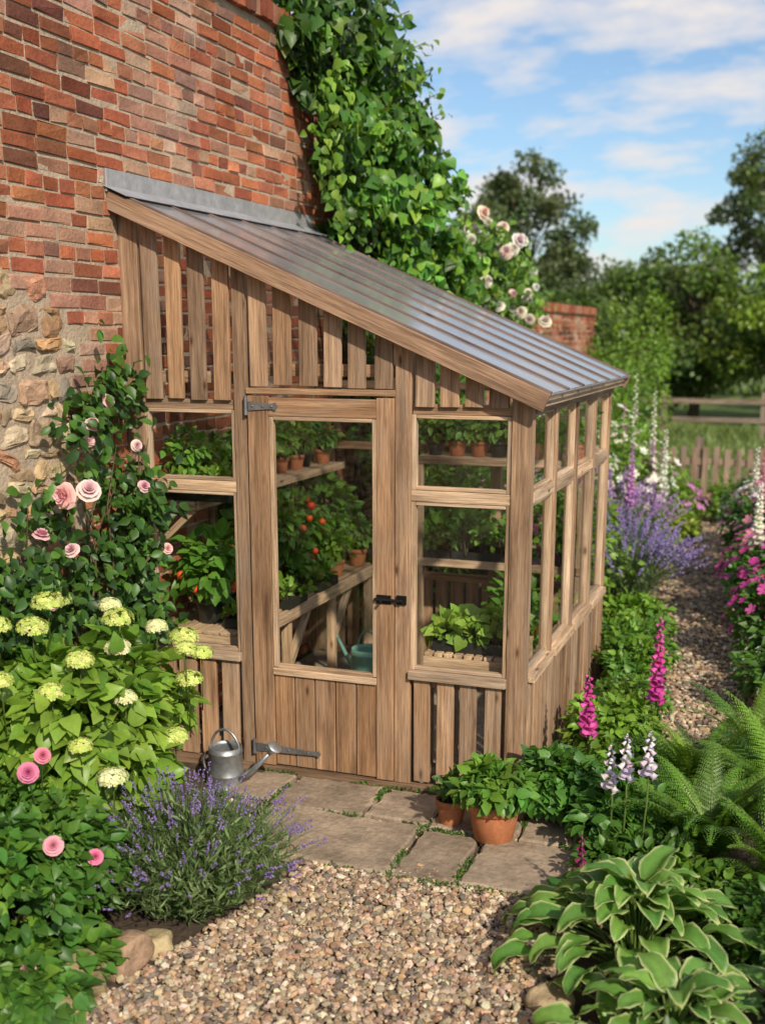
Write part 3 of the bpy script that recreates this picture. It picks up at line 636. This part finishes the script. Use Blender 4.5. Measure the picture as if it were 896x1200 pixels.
# hosta
def hosta(name,c,nl,L0,H,spread=.30):
    mb=MB(); c=A(*c); na,nb=9,7
    for i in range(nl):
        ring=i/nl; th=i*2.39996+random.uniform(-.25,.25); o=A(math.cos(th),math.sin(th),0); sd=A(-o[1],o[0],0)
        pet=.08+spread*ring; el=1.3-1.05*ring; st=c+o*(pet*math.cos(el))+A(0,0,.06+H*(1-ring*.8)*.8*random.uniform(.85,1.1))
        tube(mb,[c+o*.02,c*.5+st*.5+A(0,0,.04),st],[.006,.005,.004],5,(.16,.26,.06),False)
        L=L0*random.uniform(.75,1.15); wd=L*.27; ang=el*.6; V=[];C=[]; g=np.array(random.choice([(.15,.32,.06),(.2,.38,.07),(.11,.27,.05)]))*random.uniform(.8,1.15); tw=random.uniform(-.3,.3)
        for a in range(na):
            t=a/(na-1); hw=wd*math.sin(math.pi*min(1,(t*.93+.07))**.8)**.8 if t<1 else 0
            an=ang-1.7*t*t*(.6+.5*ring)
            if a==0: p=st.copy()
            else: p=p+(o*math.cos(an)+A(0,0,math.sin(an)))*L/(na-1)
            up=-o*math.sin(an)+A(0,0,math.cos(an))
            for b in range(nb):
                u=(b/(nb-1))*2-1; uu=math.copysign(abs(u)**.75,u); V.append(p+sd*(uu*hw)+up*(abs(u)*hw*.42+.003*math.cos(u*9)+uu*hw*tw+.008*math.sin(t*13+u*2+i)*abs(u)))
                e=abs(u)>.85 or t>.97; cc=A(.62,.68,.3) if e else g*(1+.12*math.cos(u*14)); C.append(cc)
        F=[(a*nb+b,(a+1)*nb+b,(a+1)*nb+b+1,a*nb+b+1) for a in range(na-1) for b in range(nb-1)]
        mb.add(V,F,np.array(C))
    return mb.build(name,LM,True)
hosta('hosta_plant',(2.90,-1.36,0),90,.19,.36,.34)
hosta('hosta_plant',(3.08,-1.85,0),44,.17,.24)

# ferns
def fern(name,c,nf,L0,cols):
    mb=MB(); c=A(*c)
    for i in range(nf):
        th=i*2.4+random.uniform(-.3,.3); o=A(math.cos(th),math.sin(th),0); L=L0*random.uniform(.7,1.15); lean=random.uniform(.1,.9)
        ts=np.linspace(0,1,34); an=(1.5-.5*lean)-ts*ts*(.9+.7*lean); st=L/33
        dx=np.cos(an)*st;dz=np.sin(an)*st; sway=rng.normal()*.12; sd=A(-o[1],o[0],0); P=c+o*np.cumsum(dx)[:,None]+A(0,0,1)*np.cumsum(dz)[:,None]+sd*(ts**2*sway*L)[:,None]
        tube(mb,[P[k] for k in range(0,34,4)]+[P[-1]],list(np.linspace(.004,.0008,10)),4,(.16,.2,.05),False)
        T=o*np.cos(an)[:,None]+A(0,0,1)*np.sin(an)[:,None]; Nn=-o*np.sin(an)[:,None]+A(0,0,1)*np.cos(an)[:,None]
        PP=[];DD=[];NN=[];SS=[]
        for k in range(4,34):
            t=ts[k]; lp=L*.18*min(1,(t-.03)*4.5)*(1-t)**.8*1.3
            if lp<.006: continue
            for sg in(-1,1):
                pd=nz(sd*sg+T[k]*.5-Nn[k]*rng.uniform(-.05,.25)); m=max(3,int(lp/.0085)); q=np.linspace(.06,1,m)
                base=P[k]+pd*(q*lp)[:,None]-Nn[k]*(q*q*lp*.2)[:,None]; sz=.0135*(1.12-q)*min(1.2,lp/.08+.35)+.004
                for s2 in(-1,1):
                    dd=np.tile(nz(pd*.55+s2*np.cross(Nn[k],pd)),(m,1)); PP.append(base);DD.append(dd);NN.append(np.tile(Nn[k],(m,1)));SS.append(sz)
        PP=np.concatenate(PP);DD=np.concatenate(DD);NN=np.concatenate(NN);SS=np.concatenate(SS)
        base=pal(1,cols,.2)[0]; mb.inst(SLEAF,PP,frames(DD,NN+rng.normal(size=NN.shape)*.12),np.stack([SS,SS*1.1,SS],1),base*rng.uniform(.85,1.15,(len(PP),1)))
    return mb.build(name,LM,True)
FC=[(.16,.32,.035),(.2,.37,.045),(.12,.26,.03)]
fern('fern',(3.08,-.38,0),30,.58,FC); fern('fern',(3.4,.05,0),28,.68,FC); fern('fern',(2.98,.25,0),24,.56,FC); fern('fern',(3.42,-.72,0),28,.62,FC);fern('fern',(3.25,.65,0),22,.62,FC)

def foxglove(name,c,H,z0,cols,n=34,bs=.035,leaves=True,lean=(0,0)):
    mb=MB();f=MB(); c=A(*c); top=c+A(lean[0],lean[1],H); tube(mb,[c,(c+top)/2+A(.01,0,0),top],[.006,.005,.002],6,(.16,.24,.06))
    t=np.linspace(z0/H,.97,n); P=c+(top-c)*t[:,None]; th=np.arange(n)*2.4; o=np.stack([np.cos(th),np.sin(th),np.zeros(n)],1)*.8+A(.1,-.35,0)
    sz=bs*(1.15-.85*(t-t[0])/(1-t[0])); f.inst(BELL,P+o*.006,frames(o+A(0,0,-.75)+rng.normal(size=(n,3))*.15,np.tile(A(0,0,1),(n,1))),sz,pal(n,cols,.2))
    if leaves:
        m=22; th=rng.uniform(0,6.28,m); o=np.stack([np.cos(th),np.sin(th),rng.uniform(.1,.8,m)],1); mb.inst(LEAF,c+A(0,0,.03)+o*.02,frames(o,np.tile(A(0,0,1),(m,1))+rng.normal(size=(m,3))*.2),.19*rng.uniform(.6,1.1,m),pal(m,GB,.2))
    return join_mats(name,[(mb,LM),(f,PM)])
foxglove('foxglove',(2.42,.25,0),.66,.36,MAG,26,.045); foxglove('foxglove',(2.68,.8,0),.86,.4,MAG,34,.045,True,(.02,0)); 
foxglove('foxglove',(2.62,-.98,0),.36,.2,[(.25,.02,.12)],16,.022)
for p in[(2.72,-.55,.66),(2.80,-.6,.7),(2.66,-.5,.58)]:
    foxglove('hosta_flower_stem',(p[0],p[1],0),p[2],p[2]-.2,[(.78,.72,.8),(.72,.62,.75)],16,.034,False,(random.uniform(-.05,.05),0))

for c,R,n,cols,T,sz in[((2.40,-.12,0),(.20,.24,.40),1500,GB+[(.13,.28,.08)],HEART,.055),((2.62,.2,0),(.25,.25,.32),1000,GM+GL,HEART,.05),((2.45,.75,0),(.24,.3,.42),1400,GL,LEAF,.055),
    ((2.5,1.35,0),(.24,.3,.36),1300,GM+GL,SLEAF,.05),((2.42,1.9,0),(.22,.3,.42),1300,GL+GB,LEAF,.055),((2.35,2.5,0),(.3,.35,.42),1500,GB+GL,SLEAF,.06),((2.2,3.1,0),(.35,.35,.42),1500,GL,LEAF,.06),
    ((2.72,-.35,0),(.24,.24,.3),1000,GB,LEAF,.07),((2.80,-.75,0),(.26,.22,.26),1000,GM,LEAF,.06),((3.05,-2.1,0),(.3,.3,.18),1000,GM,LEAF,.07),((3.1,-.95,0),(.28,.22,.26),1100,GM+GL,LEAF,.055),((3.45,-1.15,0),(.28,.25,.32),1100,GM,LEAF,.06)]:
    bush('herb_clump',c,R,n,sz,cols,T=T,lumps=16,up=.9)
bush('leafy_shrub',(.26,-.5,0),(.22,.3,.6),1300,.07,GD+GM,T=LEAF,lumps=14)
bush('leafy_shrub',(.15,-2.35,0),(.35,.45,.75),1600,.08,GM,T=LEAF,lumps=14)

CM=[(.33,.25,.56),(.4,.32,.62)]
lavender('catmint_plant',(1.98,4.8,0),.55,.66,360,CM,[(.15,.23,.1),(.12,.19,.08)],.18,8,.75,18,.008)
lavender('catmint_plant',(1.6,6.3,0),.55,.85,220,[(.48,.28,.6),(.55,.35,.68)],[(.12,.22,.06)],.2,8,.7,18,.009)
for c,R,n,cols,fl in[
 ((1.5,3.3,0),(.6,.5,1.7),2800,GL,None),((.7,3.1,0),(.5,.5,2.0),2800,GL+GM,None),((1.5,4.4,0),(.5,.5,.8),1800,GL,None),
 ((1.0,5.2,0),(.7,.7,1.3),3000,GM+GB,(60,BLOS,.04,[(.6,.2,.4)])),((1.5,7.4,0),(.6,.6,1.3),2500,GL,(130,BLOS,.055,WHITE)),((.8,7.0,0),(.7,.8,1.6),3200,GM+GL,(150,BLOS,.055,WHITE)),
 ((.9,8.6,0),(.7,.6,1.6),2800,GL,(110,BLOS,.055,WHITE)),((1.9,8.4,0),(.45,.5,.7),1500,GL,(50,BLOS,.045,[(.6,.25,.5)])),((2.05,7.6,0),(.3,.4,.45),900,[(.3,.4,.04),(.25,.36,.05)],None),
 ((.8,11.2,0),(.7,.7,1.9),2500,GL+GM,None),((.7,13.2,0),(.9,.9,3.0),3500,GL,None),((.6,6,0),(.5,.6,1.3),2000,GM,(40,BLOS,.05,PALE)),
 ((3.45,2.0,0),(.4,.5,.5),2000,GM,(30,BLOS,.03,WHITE)),((3.4,3.0,0),(.48,.5,.74),2200,GM,(130,BLOS,.045,MAG)),((3.25,4.1,0),(.48,.5,.8),2200,GB,(150,BLOS,.045,MAG)),
 ((3.3,5.0,0),(.5,.6,1.0),2300,GM,(100,BLOS,.045,PINK)),((3.15,6.1,0),(.5,.6,.95),2300,GB,(130,BLOS,.05,[(.7,.25,.45),(.8,.75,.75)])),((3.1,7.3,0),(.5,.6,.9),2000,GM,(110,BLOS,.05,PINK+WHITE)),
 ((3.5,8.6,0),(.7,.5,.8),2000,GM+GB,(90,BLOS,.05,PINK)),((4.3,2,0),(.6,.8,1.0),1500,GM,None),((4.3,4,0),(.6,.9,1.2),1500,GM,None),((4.3,6.5,0),(.6,.9,1.2),1500,GM,None),
 ((4.2,-.2,0),(.5,.6,.9),1500,GM,None),((3.9,-1.7,0),(.5,.6,.6),1500,GM,(30,BLOS,.02,PURP)),((1.7,9.3,0),(.5,.3,.6),1500,GM,(90,BLOS,.05,[(.55,.18,.45)])),
 ((2.6,9.35,0),(.45,.3,.5),1200,GL,(40,BLOS,.04,PINK))]:
    bush('flowering_shrub' if fl else 'border_shrub',c,R,n,.075,cols,fl,T=SLEAF,lumps=18)
for p,cc in[((3.15,4.9),WHITE),((3.3,5.3),WHITE),((3.05,5.6),PINK),((3.35,4.5),PINK),((3.25,3.4),MAG),((1.55,7.9),WHITE),((1.2,8.1),WHITE),((1.75,8.0),WHITE),((1.0,7.6),PALE),((1.35,8.5),[(.7,.4,.6)]),((2.95,5.9),WHITE),((1.5,5.7),[(.6,.3,.6)]),((1.8,6.0),[(.6,.3,.6)]),((3.0,6.6),PINK),((3.05,4.2),WHITE),((2.0,7.0),WHITE),((1.85,7.2),[(.65,.35,.6)])]:
    foxglove('foxglove',(*p,0),random.uniform(1.1,1.4) if p[0]>2.8 or p[1]<7.3 else random.uniform(1.5,2.0),.7,cc,40,.05,True)
mb=MB();f=MB(); C=np.stack([rng.uniform(-.2,.4,26),rng.uniform(5.9,7.9,26),rng.uniform(2.35,3.15,26)],1); n=3600;k=rng.integers(0,26,n)
P=C[k]+rng.normal(size=(n,3))*.14; mb.inst(LEAF,P,frames(rng.normal(size=(n,3))+A(.2,-.2,-.3),A(.6,-.4,.8)+rng.normal(size=(n,3))*.4),.09*rng.uniform(.6,1.2,n),pal(n,GM+GL,.3))
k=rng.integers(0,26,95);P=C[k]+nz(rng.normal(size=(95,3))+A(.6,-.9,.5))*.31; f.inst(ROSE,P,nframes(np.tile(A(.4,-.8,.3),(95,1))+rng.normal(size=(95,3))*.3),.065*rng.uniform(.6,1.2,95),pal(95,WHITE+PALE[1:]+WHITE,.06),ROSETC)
for i in range(5): yy=6+i*.45; tube(mb,[(.1,yy,0),(.08,yy+.1,1.2),(.05,yy,2.4)],[.02,.015,.008],6,(.1,.08,.05))
join_mats('white_climbing_rose',[(mb,LM),(f,PM)])

# ------------------------------------------------------------ pots, cans
def pot(mb,c,r,h,col):
    lathe(mb,c,[(r*.68,0),(r*.7,.002),(r*.9,h*.74),(r*.9,h*.75),(r*1.0,h*.76),(r*1.02,h*.98),(r*.98,h),(r*.92,h),(r*.88,h*.86)],26,col)
def soil(mb,c,r,h): lathe(mb,(c[0],c[1],c[2]+h),[(r,0),(r*.5,.006),(.001,.008)],20,(.05,.035,.025),False)
def potted(name,c,r,h,pr,ph,n,ls,cols,mat='t',T=LEAF,fruit=0,stake=False):
    e=empty(name)
    mb=MB(); pot(mb,c,r,h,(.5,.19,.085) if mat=='t' else (.025,.027,.025)); mb.build('pot',TERRA if mat=='t' else PLASTIC,True,e)
    mb=MB(); soil(mb,c,r*.88,h*.86); mb.build('soil',SOIL,True,e)
    mb=MB(); cen,rr=bushmb(mb,(c[0],c[1],c[2]+h*.8),(pr,pr,ph),n,ls,cols,T=T,lumps=10,up=.7,lr=(.35,.55)); mb.build('leaves',LM,True,e)
    if fruit:
        mb=MB(); P,d=top_pts(cen-A(0,0,ph*.12),rr,fruit,-.8,.98,(.5,-.8,0)); n=len(P); mb.inst(SPH,P,np.tile(np.eye(3),(n,1,1)),rng.uniform(.02,.03,n),pal(n,[(.7,.05,.02),(.75,.09,.02)],.1)); mb.build('fruit',PLASTIC,True,e)
    if stake: mb=MB(); tube(mb,[(c[0],c[1],c[2]+h*.5),(c[0],c[1],c[2]+h+ph*1.05)],.005,6,(.35,.26,.13)); mb.build('cane',WOOD,True,e)
    return e
potted('terracotta_pot_plant',(2.13,-.47,.035),.128,.19,.17,.21,420,.07,GL+GB,T=LEAF)
potted('terracotta_pot_plant',(1.90,-.38,.035),.075,.125,.085,.13,160,.045,GM)
T1=.717
IG=[(.13,.28,.035),(.16,.31,.04),(.10,.25,.035)]
potted('pepper_plant',(.28,.32,T1),.095,.15,.2,.36,200,.1,IG,'p',fruit=4)
potted('pepper_plant',(.3,.62,T1),.085,.14,.17,.34,180,.09,IG,'p')
potted('tomato_plant',(.26,1.0,T1),.095,.15,.2,.52,380,.085,IG,'p',fruit=14,stake=True)
potted('tomato_plant',(.28,1.45,T1),.095,.15,.2,.52,380,.085,IG,'p',fruit=9,stake=True)
potted('tomato_plant',(.27,1.95,T1),.1,.16,.2,.5,380,.085,IG,'t',fruit=3,stake=True)
potted('herb_pot',(.46,1.72,T1),.065,.11,.11,.24,180,.055,GL,'t')
potted('herb_pot',(.47,2.1,T1),.07,.12,.13,.3,220,.06,IG,'t')
for i,y in enumerate([.22,.42,.7,.95,1.12,1.3,1.5,1.68,1.88,2.08]):
    potted('seedling_pot',(.2+random.uniform(-.03,.05),y,1.42),.06,.1,.115,.2+.1*random.random(),150,.06,[IG,GL,GB][i%3],'t' if i in(2,6,7,9) else 'p')
def tray(name,x0,x1,y0,y1,z,n,ls,cols,ph,T=LEAF,h=.055):
    e=empty(name); mb=MB(); t=.006
    a=[(x0,y0),(x1,y0),(x1,y1),(x0,y1)]; b=[(x0+t,y0+t),(x1-t,y0+t),(x1-t,y1-t),(x0+t,y1-t)]
    V=[(*p,z) for p in a]+[(*p,z+h) for p in a]+[(*p,z+h) for p in b]+[(*p,z+h*.7) for p in b]
    F=[(0,3,2,1)]+[(i,(i+1)%4,4+(i+1)%4,4+i) for i in range(4)]+[(4+i,4+(i+1)%4,8+(i+1)%4,8+i) for i in range(4)]+[(8+i,8+(i+1)%4,12+(i+1)%4,12+i) for i in range(4)]
    mb.add(V,F,(.02,.022,.02)); mb.build('tray',PLASTIC,False,e)
    mb=MB(); mb.add([(*p,z+h*.72) for p in b],[(0,1,2,3)],(.05,.035,.025)); mb.build('soil',SOIL,False,e)
    mb=MB(); nx=max(2,int((x1-x0)/.13)); ny=max(2,int((y1-y0)/.13))
    for i in range(nx):
        for j in range(ny):
            c=(x0+(x1-x0)*(i+.5)/nx,y0+(y1-y0)*(j+.5)/ny,z+h*.6); bushmb(mb,c,(.085,.085,ph*random.uniform(.8,1.2)),n,ls,cols,T=T,lumps=7,lr=(.4,.6),up=.5,droop=-.3)
    mb.build('seedlings',LM,True,e); return e
tray('lettuce_tray',1.63,2.03,.16,.42,.717,60,.075,[(.26,.42,.06),(.32,.48,.08),(.2,.36,.05)],.15,HEART)
tray('seedling_tray',.36,.58,.72,.98,T1,40,.055,GL,.13); tray('seedling_tray',.38,.57,1.2,1.5,T1,40,.055,IG,.12); tray('seedling_tray',.42,.57,.2,.55,T1,30,.05,GL,.1)
tray('seedling_tray',1.0,1.18,1.95,2.2,.832,45,.06,IG,.25); tray('seedling_tray',1.2,1.6,1.95,2.2,.832,45,.065,IG,.26); tray('seedling_tray',1.62,2.02,1.95,2.2,.832,45,.07,GL,.3)
tray('seedling_tray',.12,.5,.14,.3,1.422,50,.055,GL,.15)
for i,x in enumerate([1.05,1.2,1.35,1.48,1.6,1.72,1.85,1.98]): potted('seedling_pot',(x,2.05,1.512),.064,.1,.115,.24,140,.07,[GL,IG][i%2],'t' if i%3 else 'p')
potted('tomato_plant',(1.75,1.6,.014),.13,.24,.2,.62,380,.09,IG,'p',fruit=5,stake=True)

def can(name,c,r,h,ang,col,mat):
    e=empty(name); c=A(*c); mb=MB(); lathe(mb,c,[(r*1.03,0),(r*1.03,.012),(r,.016),(r*.99,h*.32),(r*1.01,h*.335),(r*.985,h*.35),(r*.97,h*.86),(r*1.0,h*.875),(r*.97,h*.89),(r*.95,h),(r*.9,h),(r*.9,h*.9),(r*.88,.02)],30,col)
    mb.build('body',mat,True,e); mb=MB(); d=A(math.cos(ang),math.sin(ang),0); s0=c+d*r*.95+A(0,0,h*.25); s1=c+d*(r+h*.8)+A(0,0,h*1.02)
    tube(mb,[s0,s0*.6+s1*.4+A(0,0,-.015),s1],[.021,.015,.011],12,col); ax=nz(s1-s0+A(0,0,.05)); tube(mb,[s1-ax*.005,s1+ax*.012,s1+ax*.045,s1+ax*.05],[.013,.016,.04,.038],18,np.array(col)*1.3)
    mb.build('spout',mat,True,e); mb=MB()
    pts=[c-d*r*.97*math.cos(a)+A(0,0,h*.85+math.sin(a)*h*.55) for a in np.linspace(0,math.pi,14)]; tube(mb,pts,.007,8,col)
    pts=[c-d*(r*.97+math.sin(a)*r*.55)+A(0,0,h*.25+h*.55*(1-math.cos(a))/2) for a in np.linspace(0,math.pi,12)]; tube(mb,pts,.007,8,col)
    mb.build('handle',mat,True,e)
can('watering_can',(.66,-.28,.01),.09,.22,-.1,(.42,.44,.45),ZINC)
GRNP=solid('green_plastic',.35,40,.1,.001,0,.1,5)
can('watering_can',(.78,1.5,.02),.12,.28,2.6,(.17,.35,.28),GRNP)

# ------------------------------------------------------------ fences
fe=empty('picket_fence'); mb=MB()
for x in np.arange(.3,7.5,.135): board(mb,(x,9.9,.05),(x,9.9,.88+random.uniform(-.02,.02)),.075,.02,F0,(.3,.22,.155))
for z in(.25,.7): board(mb,(.3,9.93,z),(7.5,9.93,z),.08,.035,F0,(.3,.22,.155))
for x in np.arange(.4,7.5,1.7): board(mb,(x,9.98,0),(x,9.98,1.0),.1,.1,F0,(.3,.22,.155))
mb.build('pickets',WOOD,False,fe,.003)
fe=empty('post_and_rail_fence'); mb=MB()
for z in(.45,.85): board(mb,(-8,21,z),(14,21,z),.11,.04,F0,(.26,.2,.15))
for x in np.arange(-8,14,2.1): board(mb,(x,21.08,0),(x,21.08,1.05),.12,.12,F0,(.26,.2,.15))
mb.build('rails',WOOD,False,fe,.005)

# ------------------------------------------------------------ trees
def tree(name,b,H,Rc,n,ls,cols,trunk=.16,low=.25,clumps=45,cr=(.16,.3),bark=(.12,.09,.06)):
    b=A(*b); mt=MB(); ml=MB(); top=b+A(rng.normal()*.2,0,H*.9)
    tube(mt,[b,b+(top-b)*.35+A(.1,0,0),b+(top-b)*.7,top],[trunk,trunk*.75,trunk*.4,trunk*.1],9,bark)
    u=runit(clumps)*rng.uniform(.45,1,(clumps,1)); cz=H*(low+1)/2; C=b+A(0,0,cz)+u*A(Rc,Rc,H*(1-low)/2*.92)
    taper=1-.35*np.clip((C[:,2]-b[2]-cz)/(H*.4),0,1); C[:,:2]=b[:2]+(C[:,:2]-b[:2])*taper[:,None]
    for c in C:
        t=np.clip((c[2]-b[2])/H*.75,.12,.85); s=b+(top-b)*t; m=(s+c)/2+A(0,0,.08*H*.3); tube(mt,[s,m,c],[trunk*.35*(1-t)+.02,trunk*.2*(1-t)+.015,.012],5,bark,False)
    cr_=rng.uniform(*cr,clumps)*Rc; k=rng.integers(0,clumps,n); P=C[k]+nz(rng.normal(size=(n,3)))*A(1,1,.75)*(cr_[k]*1.25*rng.uniform(.1,1,n)**.5)[:,None]
    cc=pal(clumps,cols,.3); ml.inst(SLEAF,P,frames(runit(n)+A(0,0,-.4),runit(n)+A(0,0,.8)),np.stack([ls*rng.uniform(.5,1.2,n)]*3,1)*A(1,1.3,1),cc[k]*rng.uniform(.7,1.3,(n,1)))
    e=empty(name); mt.build('trunk',BARK,True,e); ml.build('foliage',LM,True,e)
TG=[(.095,.155,.04),(.12,.185,.04),(.08,.13,.035)]; TL=[(.19,.29,.045),(.15,.24,.04)]
tree('broadleaf_tree',(-5.0,30,0),7.5,2.3,14000,.17,[(.10,.14,.06),(.12,.17,.07)],clumps=60,low=.3,cr=(.14,.26))
tree('broadleaf_tree',(-2.2,34,0),5.2,2.4,10000,.18,TG,clumps=45,low=.1)
tree('broadleaf_tree',(.5,27,0),5.0,2.3,13000,.16,TG+TL,clumps=60,low=.05)
tree('broadleaf_tree',(3.6,26,0),5.0,2.5,13000,.16,TG+TL,clumps=60,low=.05)
tree('broadleaf_tree',(-2.2,24,0),3.6,1.9,9000,.15,TL+TG,clumps=45,low=.05)
tree('birch_tree',(2.2,36,0),9.6,2.4,13000,.17,[(.11,.165,.05),(.13,.18,.055)],clumps=70,low=.25,cr=(.12,.22),bark=(.45,.42,.38))
tree('broadleaf_tree',(7,30,0),6.5,3,9000,.2,TG,clumps=45,low=.1)
tree('broadleaf_tree',(-10,32,0),6,3,8000,.2,TG,clumps=40,low=.1)
mb=MB(); n=40000; x=rng.uniform(-40,40,n); hgt=np.array([3.2+1.5*noise.noise(Vector((q*.16,0,0)))+.9*noise.noise(Vector((q*.55,3,0))) for q in x]); t=rng.uniform(0,1,n)**.7
y=40+rng.normal(size=n)*1.2*(1.1-t)+np.array([noise.noise(Vector((q*.3,7,0))) for q in x])*2
mb.inst(SLEAF,np.stack([x,y,t*hgt],1),frames(runit(n),A(0,-.5,.6)+runit(n)),.36*rng.uniform(.6,1.3,n),pal(n,TG+TL[1:],.35)); mb.build('distant_hedgerow_trees',LM,True)
mb=MB(); n=8000; x=rng.uniform(-3,8,n); y=rng.uniform(10.2,24,n); mb.inst(STRAP,np.stack([x,y,np.zeros(n)],1),frames(rng.normal(size=(n,3))*.3+A(0,0,1),runit(n)),rng.uniform(.12,.3,n),pal(n,[(.13,.2,.045),(.19,.25,.07)],.3)); mb.build('meadow_grass',LM,True)
